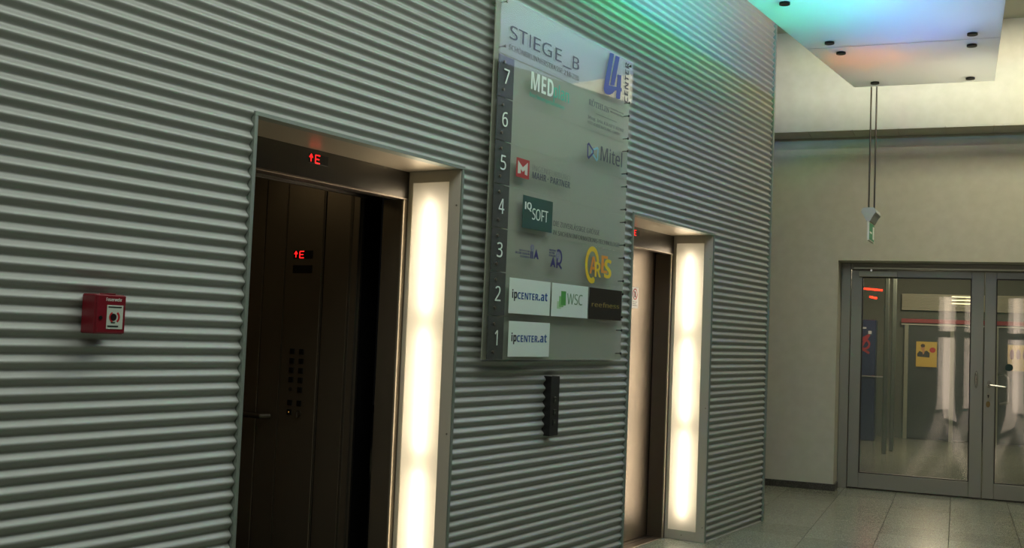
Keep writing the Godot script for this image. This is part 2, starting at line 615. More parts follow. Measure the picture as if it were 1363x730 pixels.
func lift_car() -> void:
	var c := thing("lift_car", "dark steel lift car interior seen through the nearer open entrance", "lift car")
	var xr := 1.3
	# shell
	var st := mb()
	span(st, Vector3(-0.1, 0, -2.12), Vector3(1.45, 2.4, -2.0))
	emit("back_panel", st, M.car, c)
	st = mb()
	span(st, Vector3(-0.1, 0, -2.0), Vector3(0.03, 2.4, -0.6))
	emit("side_panel", st, M.car, c)
	st = mb()
	span(st, Vector3(-0.1, 2.3, -2.0), Vector3(1.45, 2.4, -0.63))
	emit("car_ceiling", st, M.dark, c)
	st = mb()
	span(st, Vector3(0.0, -0.02, -2.0), Vector3(1.35, 0.002, -0.57))
	emit("car_floor", st, M.dark, c)
	st = mb()
	span(st, Vector3(xr + 0.02, 0, -2.0), Vector3(1.45, 2.4, -0.56))
	emit("wall_core", st, M.black, c)
	# panels of the right hand side wall, front to back
	for k in [[-0.792, -0.632], [-1.206, -1.062], [-1.5, -1.212], [-1.99, -1.506]]:
		st = mb()
		span(st, Vector3(xr, 0.06, k[0]), Vector3(xr + 0.02, 2.25, k[1]), 0.002)
		emit("side_panel", st, M.car, c)
	for k in [-0.8, -0.625, -1.056]:
		st = mb()
		span(st, Vector3(xr - 0.003, 0.03, k - 0.004), Vector3(xr + 0.02, 2.27, k + 0.004), 0.001)
		emit("edge_strip", st, M.car_trim, c)
	st = mb()
	span(st, Vector3(xr - 0.006, 0.0, -0.612), Vector3(xr + 0.05, 2.08, -0.57), 0.003)
	emit("car_jamb", st, M.car, c)
	for z in [-0.612, -0.57]:
		st = mb()
		span(st, Vector3(xr - 0.009, 0.0, z - 0.003), Vector3(xr, 2.08, z + 0.003), 0.001)
		emit("edge_strip", st, M.car_trim, c)
	st = mb()
	span(st, Vector3(0.0, 2.1, -0.632), Vector3(1.35, 2.3, -0.58))
	emit("car_header", st, M.dark, c)
	st = mb()
	span(st, Vector3(0.0, 2.096, -0.6), Vector3(1.35, 2.104, -0.574), 0.001)
	emit("edge_strip", st, M.car_trim, c)
	# operating panel
	st = mb()
	span(st, Vector3(xr - 0.004, 0.05, -1.05), Vector3(xr + 0.02, 2.26, -0.806), 0.002)
	var cop := emit("control_panel", st, M.car, c)
	var side := Basis(Vector3(0, 0, 1), Vector3.UP, Vector3(-1, 0, 0))      # panel axes: x towards the entrance, z into the car
	var xf := xr - 0.004
	for k in [[1.767, 1.808, M.black], [1.693, 1.733, M.black]]:
		st = mb()
		span(st, Vector3(xf - 0.003, k[0], -0.998), Vector3(xf, k[1], -0.867), 0.001)
		emit("indicator_screen", st, k[2], cop)
	led_e(Vector3(xf - 0.0032, 1.771, -0.99), 0.033, cop, side)
	var rows := [1.293, 1.245, 1.197, 1.149, 1.101, 1.033, 0.985]
	for r in rows.size():
		for q in 2:
			if (r == 4 or r == 6) and q == (0 if r == 4 else 1):
				continue
			st = mb()
			box(st, Vector3(xf - 0.003, rows[r], -0.972 + 0.063 * q), Vector3(0.006, 0.028, 0.03), 0.0015)
			emit("push_button", st, M.black, cop)
	st = mb()
	box(st, Vector3(xf - 0.0065, 0.985, -0.972), Vector3(0.001, 0.005, 0.005))
	emit("pilot_light", st, glow("d8a040", 0.6), cop)
	st = mb()
	cyl(st, Vector3(xf, 1.101, -0.972), Vector3(xf - 0.005, 1.101, -0.972), 0.011)
	emit("key_switch", st, M.steel_dark, cop)
	st = mb()
	cyl(st, Vector3(xf, 0.983, -0.909), Vector3(xf - 0.006, 0.983, -0.909), 0.016)
	box(st, Vector3(xf - 0.012, 0.975, -0.909), Vector3(0.014, 0.03, 0.006), 0.002)
	emit("key_switch", st, M.car_trim, cop)
	st = mb()
	span(st, Vector3(0.45, 2.29, -1.5), Vector3(0.85, 2.3, -1.1), 0.002)
	emit("ceiling_lamp", st, glow("ffe2b0", 0.1), c)
	area("car_glow", Transform3D(Basis(Vector3.RIGHT, -PI / 2), Vector3(0.65, 2.285, -1.3)), "ffe2b0", 0.05, Vector2(0.4, 0.4), c)
	# handrail
	st = mb()
	tube(st, [Vector3(xr - 0.002, 0.955, -1.11), Vector3(xr - 0.05, 0.955, -1.13), Vector3(xr - 0.05, 0.955, -1.9), Vector3(xr - 0.002, 0.955, -1.92)], 0.014)
	emit("handrail", st, M.car_trim, c)

# ---------------------------------------------------------------- door
func pane(st: SurfaceTool, x0: float, x1: float, y0: float, y1: float, z: float, turn: float, bow: float, wave: float) -> void:
	# a sheet of glass that hangs a little turned in its beads and is not quite flat, like real glazing
	var nx := 12
	var ny := 40
	var f := func(i: int, j: int) -> Vector3:
		var u := float(i) / nx
		var v := float(j) / ny
		var x := lerpf(x0, x1, u)
		var y := lerpf(y0, y1, v)
		var low := maxf(0.0, 1.0 - v / 0.42)
		var zz := z + (x - (x0 + x1) * 0.5) * (tan(turn) + wave * low * low) + bow * (4.0 * u * (1.0 - u))
		return Vector3(x, y, zz)
	for i in nx:
		for j in ny:
			var q := [f.call(i, j), f.call(i + 1, j), f.call(i + 1, j + 1), f.call(i, j + 1)]
			for k in [0, 2, 1, 0, 3, 2]:
				var ii: int = i + (1 if k == 1 or k == 2 else 0)
				var jj: int = j + (1 if k >= 2 else 0)
				var dx: Vector3 = f.call(ii + 1, jj) - f.call(ii - 1, jj)
				var dy: Vector3 = f.call(ii, jj + 1) - f.call(ii, jj - 1)
				st.set_normal(dx.cross(dy).normalized())
				st.add_vertex(q[k])

func double_door() -> void:
	var d := thing("door_1", "grey metal double door with tall glazed leaves in the end wall", "door", far(), "", "structure")
	var st := mb()
	span(st, Vector3(-0.143, 0, -0.03), Vector3(-0.05, 2.29, 0.07), 0.003)
	emit("door_frame", st, M.door, d)
	st = mb()
	span(st, Vector3(-0.05, 2.222, -0.03), Vector3(2.56, 2.289, 0.07), 0.003)
	emit("door_frame", st, M.door, d)
	st = mb()
	span(st, Vector3(2.56, 0, -0.03), Vector3(2.658, 2.29, 0.07), 0.003)
	emit("door_frame", st, M.door, d)
	st = mb()
	span(st, Vector3(-0.02, 2.226, 0.07), Vector3(2.54, 2.246, 0.095), 0.003)
	emit("closer_rail", st, mat("b9bcae", 0.35, 0.6), d)
	st = mb()
	span(st, Vector3(-0.05, 0.0, -0.03), Vector3(2.56, 0.006, 0.06), 0.002)
	emit("threshold", st, M.dark, d)
	for k in 2:
		var x0 := -0.045 if k == 0 else 1.213
		var x1 := 1.204 if k == 0 else 2.555
		var g0 := 0.062 if k == 0 else 1.315
		var g1 := 1.09 if k == 0 else 2.44
		st = mb()
		span(st, Vector3(x0, 0.012, -0.01), Vector3(g0, 2.216, 0.05), 0.003)
		span(st, Vector3(g1, 0.012, -0.01), Vector3(x1, 2.216, 0.05), 0.003)
		span(st, Vector3(g0, 2.15, -0.01), Vector3(g1, 2.216, 0.05), 0.003)
		span(st, Vector3(g0, 0.012, -0.01), Vector3(g1, 0.16, 0.05), 0.003)
		var leaf := emit("door_leaf", st, M.door, d)
		leaf.set_meta("label", "left glazed leaf" if k == 0 else "right glazed leaf with lever handle")
		st = mb()
		for b in [[g0, g0 + 0.009, 0.16, 2.15], [g1 - 0.009, g1, 0.16, 2.15], [g0, g1, 0.16, 0.169], [g0, g1, 2.141, 2.15]]:
			span(st, Vector3(b[0], b[2], -0.006), Vector3(b[1], b[3], 0.044))
		emit("glazing_bead", st, M.black, leaf)
		for n in 2:
			st = mb()
			pane(st, g0 + 0.002, g1 - 0.002, 0.162, 2.148, 0.028 - 0.016 * n, deg_to_rad(0.12 - 0.2 * n), 0.0, 0.02 if n == 0 else -0.025)
			emit("glass_pane", st, M.glass, leaf)
		if k == 0:
			st = mb()
			span(st, Vector3(0.03, 2.152, 0.05), Vector3(0.395, 2.204, 0.1), 0.004)
			var cl := emit("door_closer", st, mat("d6d8cc", 0.45, 0.0), leaf)
			st = mb()
			span(st, Vector3(0.14, 2.204, 0.068), Vector3(0.155, 2.232, 0.082))
			emit("closer_arm", st, M.chrome, leaf)
			st = mb()
			prism(st, ring(Vector2(1.146, 1.16), 0.019, 0.088, 24), 0.05, 0.058)
			emit("handle_plate", st, mat("76776f", 0.35, 0.7), leaf)
			st = mb()
			tube(st, [Vector3(1.142, 1.225, 0.055), Vector3(1.142, 1.22, 0.085), Vector3(1.142, 1.11, 0.085), Vector3(1.142, 1.1, 0.055)], 0.009)
			emit("pull_handle", st, M.chrome, leaf)
		else:
			st = mb()
			prism(st, ring(Vector2(1.262, 1.12), 0.02, 0.036, 20), 0.05, 0.058)
			emit("handle_plate", st, mat("76776f", 0.35, 0.7), leaf)
			st = mb()
			tube(st, [Vector3(1.255, 1.112, 0.055), Vector3(1.255, 1.112, 0.105), Vector3(1.27, 1.112, 0.115), Vector3(1.4, 1.1, 0.115), Vector3(1.41, 1.1, 0.09)], 0.0105)
			emit("lever_handle", st, M.chrome, leaf)
			st = mb()
			prism(st, ring(Vector2(1.256, 1.0), 0.019, 0.037, 20), 0.05, 0.056)
			emit("lock_plate", st, mat("8d8c80", 0.35, 0.7), leaf)
			st = mb()
			prism(st, ring(Vector2(1.256, 1.008), 0.009, 0.009, 12), 0.056, 0.0575)
			span(st, Vector3(1.252, 0.985, 0.056), Vector3(1.26, 1.006, 0.0575))
			emit("keyhole", st, M.black, leaf)
			st = mb()
			prism(st, ring(Vector2(1.255, 0.925), 0.019, 0.03, 20), 0.05, 0.056)
			emit("lock_cover", st, mat("76603f", 0.4, 0.7), leaf)
			st = mb()
			tube(st, [Vector3(1.345, 1.215, -0.03), Vector3(1.4, 1.225, -0.06), Vector3(1.435, 1.19, -0.06), Vector3(1.44, 0.95, -0.06), Vector3(1.36, 0.93, -0.03)], 0.011)
			emit("pull_handle", st, M.chrome, leaf)
			st = mb()
			prism(st, ring(Vector2(1.437, 1.29), 0.036, 0.036, 20), 0.0302, 0.0312)
			emit("door_sticker", st, mat("12332f", 0.5), leaf)

func hall_beyond() -> void:
	var st := mb()
	span(st, Vector3(-3.2, 0, -7.2), Vector3(5.2, 3.0, -7.0))
	span(st, Vector3(-3.2, 0, -7.0), Vector3(-3.0, 3.0, -0.1))
	span(st, Vector3(5.0, 0, -7.0), Vector3(5.2, 3.0, -0.1))
	tag(emit("wall_beyond", st, mat("5d6257", 0.8)), "dim grey walls of the passage beyond the glazed door", "wall", "", "structure").transform = FT
	st = mb()
	span(st, Vector3(-3.2, 2.75, -7.2), Vector3(5.2, 2.95, -0.1))
	tag(emit("ceiling_beyond", st, mat("8a8a7c", 0.8)), "low ceiling of the passage beyond the glazed door", "ceiling", "", "structure").transform = FT
	# shop front across the passage
	var s := thing("shop_front", "shuttered shop front with a dark red fascia band beyond the door", "shop front", far(0, 0, -6.9))
	for k in 11:
		st = mb()
		span(st, Vector3(0.13, 2.06 + 0.024 * k, -0.06), Vector3(4.6, 2.08 + 0.024 * k, 0.0), 0.002)
		emit("shutter_slat", st, mat("a5a68f", 0.5), s)
	st = mb()
	span(st, Vector3(0.13, 1.855, -0.02), Vector3(4.6, 1.92, 0.03), 0.003)
	emit("fascia_band", st, mat("8e1720", 0.5), s)
	st = mb()
	span(st, Vector3(0.13, 1.82, -0.02), Vector3(4.6, 1.84, 0.02), 0.002)
	emit("rail", st, mat("b4b8a8", 0.4), s)
	for q in [0.18, 0.86, 1.5, 2.2]:
		st = mb()
		span(st, Vector3(q, 0.0, -0.04), Vector3(q + 0.06, 1.82, 0.02), 0.003)
		emit("mullion", st, mat("8d9280", 0.5), s)
	st = mb()
	span(st, Vector3(0.24, 0.02, -0.06), Vector3(4.6, 1.82, -0.03))
	emit("shop_window", st, mat("39423d", 0.2), s)
	for q in [0, 1]:
		var px := 0.36 if q == 0 else 1.69
		var po := thing("poster", "yellow advertising poster with a person in a dark jacket, seen through the left door leaf" if q == 0 else "yellow advertising poster with small figures, seen through the right door leaf", "poster", far(px, 1.16, -6.86))
		st = mb()
		span(st, Vector3(0, 0, 0), Vector3(0.31, 0.4, 0.008), 0.001)
		emit("sheet", st, mat("d2b44a", 0.5), po)
		st = mb()
		if q == 0:
			prism(st, [Vector2(0.02, 0.16), Vector2(0.2, 0.15), Vector2(0.205, 0.22), Vector2(0.16, 0.26), Vector2(0.1, 0.23), Vector2(0.05, 0.25), Vector2(0.015, 0.2)], 0.008, 0.009)
			emit("printed_jacket", st, mat("2b2f30"), po)
			st = mb()
			prism(st, ring(Vector2(0.1, 0.305), 0.03, 0.045), 0.008, 0.0092)
			prism(st, [Vector2(0.09, 0.27), Vector2(0.13, 0.27), Vector2(0.12, 0.2), Vector2(0.1, 0.2)], 0.008, 0.0094)
			emit("printed_face", st, mat("c08a5c"), po)
			st = mb()
			prism(st, ring(Vector2(0.1, 0.335), 0.033, 0.028), 0.0085, 0.0096)
			emit("printed_hair", st, mat("3a2a20"), po)
			st = mb()
			prism(st, ring(Vector2(0.245, 0.27), 0.045, 0.042), 0.008, 0.009)
			emit("printed_badge", st, mat("c03022"), po)
		else:
			for k in 3:
				prism(st, ring(Vector2(0.06 + 0.09 * k, 0.25), 0.03, 0.08), 0.008, 0.009)
			emit("printed_figure", st, mat("7a3a20"), po)
	# kiosk, posts, lamps
	var ki := thing("vending_kiosk", "tall dark blue kiosk with a red emblem at the left behind the door glass", "kiosk", far(-0.36, 0, -6.2))
	st = mb()
	span(st, Vector3(-0.16, 0, -0.2), Vector3(0.16, 1.86, 0.2), 0.01)
	emit("body", st, mat("16234f", 0.4), ki)
	st = mb()
	stroke(st, [Vector2(-0.06, 1.55), Vector2(0.06, 1.62), Vector2(-0.06, 1.42), Vector2(0.06, 1.35)], 0.035, 0.2, 0.204)
	stroke(st, ring(Vector2(0, 1.48), 0.07, 0.07, 16), 0.03, 0.2, 0.204)
	emit("emblem", st, mat("9e2030", 0.5), ki)
	st = mb()
	span(st, Vector3(-0.1, 1.72, 0.2), Vector3(0.02, 1.745, 0.205))
	span(st, Vector3(0.05, 1.64, 0.2), Vector3(0.1, 1.69, 0.205))
	emit("light_mark", st, mat("c8ccd0", 0.5), ki)
	st = mb()
	span(st, Vector3(-0.2, 0.98, 0.2), Vector3(0.3, 1.0, 0.24), 0.003)
	emit("shelf", st, mat("9fa8a8", 0.3, 0.6), ki)
	for k in 2:
		st = mb()
		span(st, Vector3(-0.35 + 0.0 * k, 0, -0.03), Vector3(-0.29, 2.74, 0.03), 0.01)
		var po := tag(emit("passage_post", st, mat("6d756d", 0.4, 0.5)), "slim grey post beside the blue kiosk beyond the door" if k == 0 else "broad grey post right of the blue kiosk beyond the door", "post", "passage posts") as MeshInstance3D
		po.transform = far(0.46 if k == 0 else 0.39, 0, -4.5 + 0.5 * k)
	for k in 2:
		st = mb()
		span(st, Vector3(-0.012, 0.0, -0.012), Vector3(0.012, 1.56, 0.012), 0.003)
		var yb := tag(emit("yellow_bar", st, mat("c79a3a", 0.4, 0.3)), "upright brass-yellow bar, %s of the pair behind the door glass" % ("left" if k == 0 else "right"), "bar", "yellow bars") as MeshInstance3D
		yb.transform = far(-0.02 + 0.09 * k, 0, -5.7)
	for k in 2:
		var ln := thing("neon_lamp", "upper longer red neon strip glowing behind the left door leaf" if k == 0 else "lower shorter red neon strip glowing behind the left door leaf", "neon strip", far(-0.25 if k == 0 else -0.24, 2.33 if k == 0 else 2.205, -5.95), "red neon strips")
		st = mb()
		cyl(st, Vector3(-0.14 if k == 0 else -0.06, 0.01, 0), Vector3(0.14 if k == 0 else 0.05, -0.012, 0), 0.016)
		emit("neon_tube", st, glow("ff3a20", 2.0), ln)
		omni("neon_glow", Vector3(0, 0, 0.05), "ff3a20", 0.02, 0.02, ln)
	for k in 3:
		var dl := thing("downlight", "small bright downlight in the passage ceiling, %s row of three" % ["front", "middle", "back"][k], "downlight", far(0.62 + 0.05 * k, 2.74, -3.4 - 0.75 * k), "passage downlights")
		st = mb()
		cyl(st, Vector3(0, 0, 0), Vector3(0, -0.012, 0), 0.07, 0.06, 20)
		emit("lamp_face", st, glow("fff2d0", 2.5), dl)
		omni("downlight_glow", Vector3(0, -0.08, 0), "ffedc8", 0.9, 0.06, dl)
	var bl := thing("ceiling_batten", "pale strip lamps beyond the upper right of the left door leaf", "strip lamp", far(1.04, 2.12, -5.6))
	for k in 3:
		st = mb()
		span(st, Vector3(-0.16, 0.05 * k, -0.02), Vector3(0.2, 0.05 * k + 0.014, 0.02))
		emit("lamp_strip", st, glow("f4f0b8", 0.9), bl)
	st = mb()
	span(st, Vector3(0.2, 0.0, -0.01), Vector3(0.215, 0.62, 0.01))
	emit("hanger", st, M.steel_dark, bl)

# ---------------------------------------------------------------- canopy
func canopy() -> void:
	var y := 3.6
	var c := thing("glass_canopy", "hanging ceiling of frosted glass panels lit green, blue and orange from above", "canopy", far())
	var left := func(a: float) -> float: return 0.136 + (a + 2.285) * 0.1700
	var a0 := -2.285
	for k in 9:
		var a1 := -3.59 - 1.3 * k
		var st := mb()
		var n0 := -a0 + 0.003
		var n1 := -a1 - 0.003
		var p := [Vector2(left.call(a0), n0), Vector2(1.21, n0), Vector2(1.21, n1), Vector2(left.call(a1), n1)]
		var v := []
		for q in p:
			v.append(Vector3(q.x, y, q.y))
		var up := Vector3(0, 0.012, 0)
		quad(st, v[0], v[1], v[2], v[3], Vector3.DOWN)
		quad(st, v[0] + up, v[1] + up, v[2] + up, v[3] + up, Vector3.UP)
		for i in 4:
			var e: Vector3 = v[(i + 1) % 4] - v[i]
			quad(st, v[i], v[(i + 1) % 4], v[(i + 1) % 4] + up, v[i] + up, Vector3(-e.z, 0, e.x).normalized() * -1.0)
		var g := emit("glass_panel", st, M.canopy_glass, c)
		st = mb()
		span(st, Vector3(left.call(a1), y + 0.001, n1 + 0.0), Vector3(1.21, y + 0.011, n1 + 0.006))
		emit("joint_seal", st, M.dark, g)
		for q in [[a0 - 0.15, 0], [a0 - 0.15, 1], [a1 + 0.15, 0], [a1 + 0.15, 1]]:
			st = mb()
			var bx: float = left.call(q[0]) + 0.2 if q[1] == 0 else 1.03
			cyl(st, Vector3(bx, y - 0.014, -q[0]), Vector3(bx, y + 0.05, -q[0]), 0.034, 0.034, 20)
			emit("point_fixing", st, M.black, g)
			st = mb()
			cyl(st, Vector3(bx, y + 0.05, -q[0]), Vector3(bx, CEIL, -q[0]), 0.006, 0.006, 8)
			emit("hanger_rod", st, M.chrome, g)
		a0 = a1
	# lamps above the glass: a, b, colour, energy
	var lamps := [
		[-3.25, 0.29, "ff8a20", 0.18], [-2.7, 0.75, "fff0d0", 0.1], [-2.9, 1.1, "fff6e0", 0.07], [-2.6, 0.35, "f4f4d8", 0.05],
		[-4.6, 0.0, "12e08c", 0.6], [-3.9, 0.62, "5f7dff", 0.2], [-4.4, 0.5, "4f74ff", 0.17], [-4.3, 0.98, "e6eaff", 0.16],
		[-5.6, -0.05, "22e58c", 1.0], [-5.25, 0.3, "5f86ff", 1.0], [-5.6, 0.72, "d9b8ff", 1.0], [-6.4, -0.2, "40e5a0", 0.5],
		[-4.95, 0.4, "6f8cff", 0.25], [-4.9, 0.2, "30d8b0", 0.25], [-4.95, 0.85, "b8c4ff", 0.2],
		[-6.9, 0.3, "e8f4ff", 0.35], [-8.1, 0.0, "eef6f0", 0.35], [-9.4, -0.2, "eef6f0", 0.35]]
	for q in lamps:
		var st := mb()
		ball(st, Vector3(q[1], y + 0.22, -q[0]), 0.03)
		emit("lamp_bulb", st, glow(q[2], 1.5), c)
		omni("lamp_glow", Vector3(q[1], y + 0.22, -q[0]), q[2], q[3], 0.028, c)
	var tr := mb()
	span(tr, Vector3(0.25, y + 0.45, 2.75), Vector3(0.95, y + 0.47, 6.0), 0.004)
	emit("lamp_tray", tr, M.white, c)
	# light that the glass throws down: segment by segment, coloured like the glass above it
	var down := Basis(Vector3.RIGHT, -PI / 2)
	for q in [[0.62, -2.94, "fff0cc", 1.15, 1.0], [0.5, -4.24, "c9d6ff", 0.75, 1.25], [0.4, -5.54, "d8e6fa", 0.85, 1.4]]:
		area("panel_glow", Transform3D(down, Vector3(q[0], y - 0.03, -q[1])), q[2], q[3], Vector2(q[4], 1.298), c)
	for k in 6:
		area("panel_glow", Transform3D(down, Vector3(left.call(-6.84 - 1.3 * k) + 0.75, y - 0.03, 6.84 + 1.3 * k)), "f2f5ee", 1.7, Vector2(1.3, 1.298), c)
	# strip luminaire above the end of the canopy, washing the bulkhead
	var ww := thing("wall_washer", "slim strip lamp above the canopy end, hidden behind the glass", "strip lamp", far(0.45, 4.05, 2.6))
	var ws := mb()
	span(ws, Vector3(-0.5, -0.03, -0.04), Vector3(0.5, 0.03, 0.0), 0.004)
	emit("lamp_strip", ws, glow("fff9e6", 1.2), ww)
	ws = mb()
	span(ws, Vector3(-0.52, -0.05, -0.24), Vector3(0.52, -0.044, 0.06))
	span(ws, Vector3(-0.52, 0.044, -0.27), Vector3(0.52, 0.05, 0.06))
	span(ws, Vector3(-0.52, -0.05, 0.06), Vector3(0.52, 0.05, 0.07))
	emit("housing", ws, M.dark, ww)
	ws = mb()
	for b in [-0.4, 0.4]:
		cyl(ws, Vector3(b, 0.05, 0.0), Vector3(b, CEIL - 4.05, 0.0), 0.005, 0.005, 8)
	emit("hanger", ws, M.chrome, ww)
	area("washer_glow", Transform3D(Basis(), Vector3(0, 0, -0.045)), "fff9e6", 3.2, Vector2(1.0, 0.05), ww)
	# square ceiling lamps over the open side of the lobby
	var cl := thing("ceiling_lamp", "square flush ceiling lamp over the lobby in front of the glazed door", "ceiling lamp", far(1.8, CEIL, 2.0))
	ws = mb()
	span(ws, Vector3(-0.5, -0.03, -0.5), Vector3(0.5, -0.002, 0.5), 0.006)
	emit("lamp_face", ws, glow("fff4d2", 1.2), cl)
	area("lamp_light", Transform3D(down, Vector3(0, -0.035, 0)), "fff4d2", 4.3, Vector2(0.96, 0.96), cl)

# ---------------------------------------------------------------- directory
func directory() -> void:
	var d := thing("directory_sign", "large clear acrylic tenant directory with seven numbered floor rows between the lifts", "directory sign")
	var x0 := 1.522
	var x1 := 2.995
	var zf := 0.066
	var st := mb()
	span(st, Vector3(1.522, 1.298, 0.027), Vector3(3.022, 3.085, 0.033), 0.001)
	emit("frosted_sheet", st, M.frosted, d)
	var ys := [1.297, 1.512, 1.725, 1.938, 2.151, 2.364, 2.577, 2.786, 3.085]
	var ink := mat("3b3e48", 0.5)
	var grey_ink := mat("464845", 0.5)
	var blue := mat("27408f", 0.5)
	var navy := mat("1f4a86", 0.5)
	var violet := mat("2c2a62", 0.5)
	var teal := mat("2aa487", 0.5)
	var rows := []
	for r in 8:
		st = mb()
		span(st, Vector3(x0, ys[r] + 0.0015, zf - 0.006), Vector3(x1, ys[r + 1] - 0.0015, zf), 0.001)
		var row := emit("row_plate" if r < 7 else "header_plate", st, M.acrylic, d)
		rows.append(row)
		for s in [0, 1]:
			for k in [0, 1]:
				var yy: float = (ys[r] + ys[r + 1]) * 0.5 + (0.068 if k else -0.068)
				if r == 7:
					yy = 2.828 if k == 0 else 3.05
				var xx := 1.567 if s == 0 else 2.953
				st = mb()
				cyl(st, Vector3(xx, yy, -0.01), Vector3(xx, yy, zf), 0.0035, -1.0, 8)
				cyl(st, Vector3(xx, yy, zf), Vector3(xx, yy, zf + 0.0045), 0.0085, 0.0065, 14)
				emit("standoff_pin", st, M.screw if s == 0 else M.dark, d)
		if r < 7:
			st = mb()
			span(st, Vector3(x0 + 0.001, ys[r] + 0.003, zf - 0.0075), Vector3(1.666, ys[r + 1] - 0.003, zf - 0.0062))
			emit("number_foil", st, mat("0c0d0e" if r != 0 else "08090a", 0.5), row)
			var w := 0.05 if r != 0 else 0.026
			text("floor_number", str(r + 1), sans, Rect2(1.592 - w * 0.5, (ys[r] + ys[r + 1]) * 0.5 - 0.036, w, 0.073), zf, M.sign_white, row)
	var hd = rows[7]
	text("lettering", "ST", sans, Rect2(1.604, 2.876, 0.166, 0.068), zf, ink, hd)
	st = mb()
	span(st, Vector3(1.792, 2.877, zf), Vector3(1.803, 2.943, zf + 0.0008))
	emit("lettering", st, ink, hd)
	text("lettering", "EGE", sans, Rect2(1.832, 2.876, 0.292, 0.068), zf, ink, hd)
	text("lettering", "B", sans, Rect2(2.246, 2.877, 0.073, 0.066), zf, ink, hd)
	st = mb()
	span(st, Vector3(2.14, 2.862, zf), Vector3(2.232, 2.868, zf + 0.0008))
	emit("lettering", st, ink, hd)
	text("lettering", "SCHÖNBRUNNERSTRASSE 218-220", sans, Rect2(1.6, 2.82, 0.72, 0.033), zf, grey_ink, hd)
	st = mb()
	var lo := [Vector2(2.68, 3.066), Vector2(2.731, 3.07), Vector2(2.68, 2.877), Vector2(2.847, 2.894), Vector2(2.845, 2.871), Vector2(2.76, 2.864), Vector2(2.734, 2.839), Vector2(2.684, 2.82), Vector2(2.637, 2.821), Vector2(2.617, 2.842), Vector2(2.625, 2.877)]
	prism(st, lo, zf, zf + 0.0008)
	prism(st, [Vector2(2.754, 3.067), Vector2(2.805, 3.069), Vector2(2.749, 2.887), Vector2(2.698, 2.882)], zf, zf + 0.0009)
	prism(st, [Vector2(2.785, 2.963), Vector2(2.836, 2.967), Vector2(2.83, 2.824), Vector2(2.777, 2.821)], zf, zf + 0.001)
	emit("logo", st, blue, hd)
	var ce := text("lettering", "CENTER", bold, Rect2(0, 0, 0.245, 0.05), 0.0, mat("20222a", 0.5), hd)
	ce.transform = Transform3D(Basis(Vector3.BACK, PI / 2), Vector3(2.934, 2.82, zf)) * ce.transform
	# floor 7
	var r7 = rows[6]
	text("lettering", "MED", bold, Rect2(1.822, 2.672, 0.228, 0.09), zf, M.sign_white, r7)
	text("lettering", "plan", sans, Rect2(2.054, 2.653, 0.165, 0.1), zf, teal, r7)
	text("lettering", "Ihre Steuerspezialistinnen", sans, Rect2(1.812, 2.625, 0.36, 0.03), zf, teal, r7)
	text("lettering", "RÖTHLIN", serif, Rect2(2.446, 2.717, 0.25, 0.04), zf, ink, r7)
	text("lettering", "Steuerberatung", sans, Rect2(2.71, 2.742, 0.17, 0.012), zf, grey_ink, r7)
	text("lettering", "Wirtschaftsprüfung", sans, Rect2(2.71, 2.722, 0.17, 0.014), zf, grey_ink, r7)
	st = mb()
	span(st, Vector3(2.537, 2.6815, zf), Vector3(2.8, 2.684, zf + 0.0006))
	emit("rule", st, grey_ink, r7)
	text("lettering", "Mag. Iris KRAFT-KINZ", serif, Rect2(2.443, 2.634, 0.448, 0.024), zf, grey_ink, r7)
	text("lettering", "STEUERBERATUNG GMBH", sans, Rect2(2.443, 2.611, 0.4, 0.016), zf, grey_ink, r7)
	# floor 6
	var r6 = rows[5]
	text("lettering", "Mitel", sans, Rect2(2.61, 2.428, 0.274, 0.088), zf, ink, r6)
	st = mb()
	stroke(st, [Vector2(2.456, 2.43), Vector2(2.452, 2.493), Vector2(2.464, 2.5), Vector2(2.517, 2.47), Vector2(2.517, 2.455), Vector2(2.467, 2.42), Vector2(2.456, 2.43)], 0.011, zf, zf + 0.0008)
	emit("logo", st, violet, r6)
	st = mb()
	stroke(st, [Vector2(2.573, 2.43), Vector2(2.577, 2.487), Vector2(2.567, 2.493), Vector2(2.505, 2.47), Vector2(2.505, 2.455), Vector2(2.563, 2.422), Vector2(2.573, 2.43)], 0.011, zf, zf + 0.0006)
	emit("logo", st, mat("6f9fb0", 0.5), r6)
	# floor 5
	var r5 = rows[4]
	st = mb()
	span(st, Vector3(1.712, 2.209, zf), Vector3(1.838, 2.305, zf + 0.0006))
	emit("logo", st, mat("9a2a26", 0.5), r5)
	st = mb()
	prism(st, [Vector2(1.727, 2.291), Vector2(1.727, 2.226), Vector2(1.755, 2.229), Vector2(1.755, 2.252), Vector2(1.774, 2.238), Vector2(1.794, 2.252), Vector2(1.794, 2.229), Vector2(1.82, 2.226), Vector2(1.82, 2.292), Vector2(1.774, 2.262)], zf + 0.0006, zf + 0.0012)
	emit("logo_letter", st, mat("b9bcae", 0.5), r5)
	text("lettering", "lNGENlEURBÜRO", sans, Rect2(1.87, 2.262, 0.395, 0.036), zf, mat("6c6f66", 0.5), r5)
	text("lettering", "MAHR · PARTNER", bold, Rect2(1.87, 2.222, 0.398, 0.034), zf, ink, r5)
	# floor 4
	var r4 = rows[3]
	st = mb()
	span(st, Vector3(1.788, 1.962, zf), Vector3(2.088, 2.126, zf + 0.0012))
	emit("logo_panel", st, mat("1f463d", 0.5), r4)
	st = mb()
	span(st, Vector3(1.808, 2.057, zf + 0.0012), Vector3(1.82, 2.094, zf + 0.002))
	emit("lettering", st, M.sign_white, r4)
	text("lettering", "Q", bold, Rect2(1.828, 2.05, 0.046, 0.045), zf + 0.0012, M.sign_white, r4)
	text("lettering", "SOFT", sans, Rect2(1.882, 2.012, 0.16, 0.058), zf + 0.0012, M.sign_white, r4)
	text("lettering", "DlE ZUVERLÄSSlGE GRÖSSE", sans, Rect2(2.104, 2.003, 0.525, 0.034), zf, grey_ink, r4)
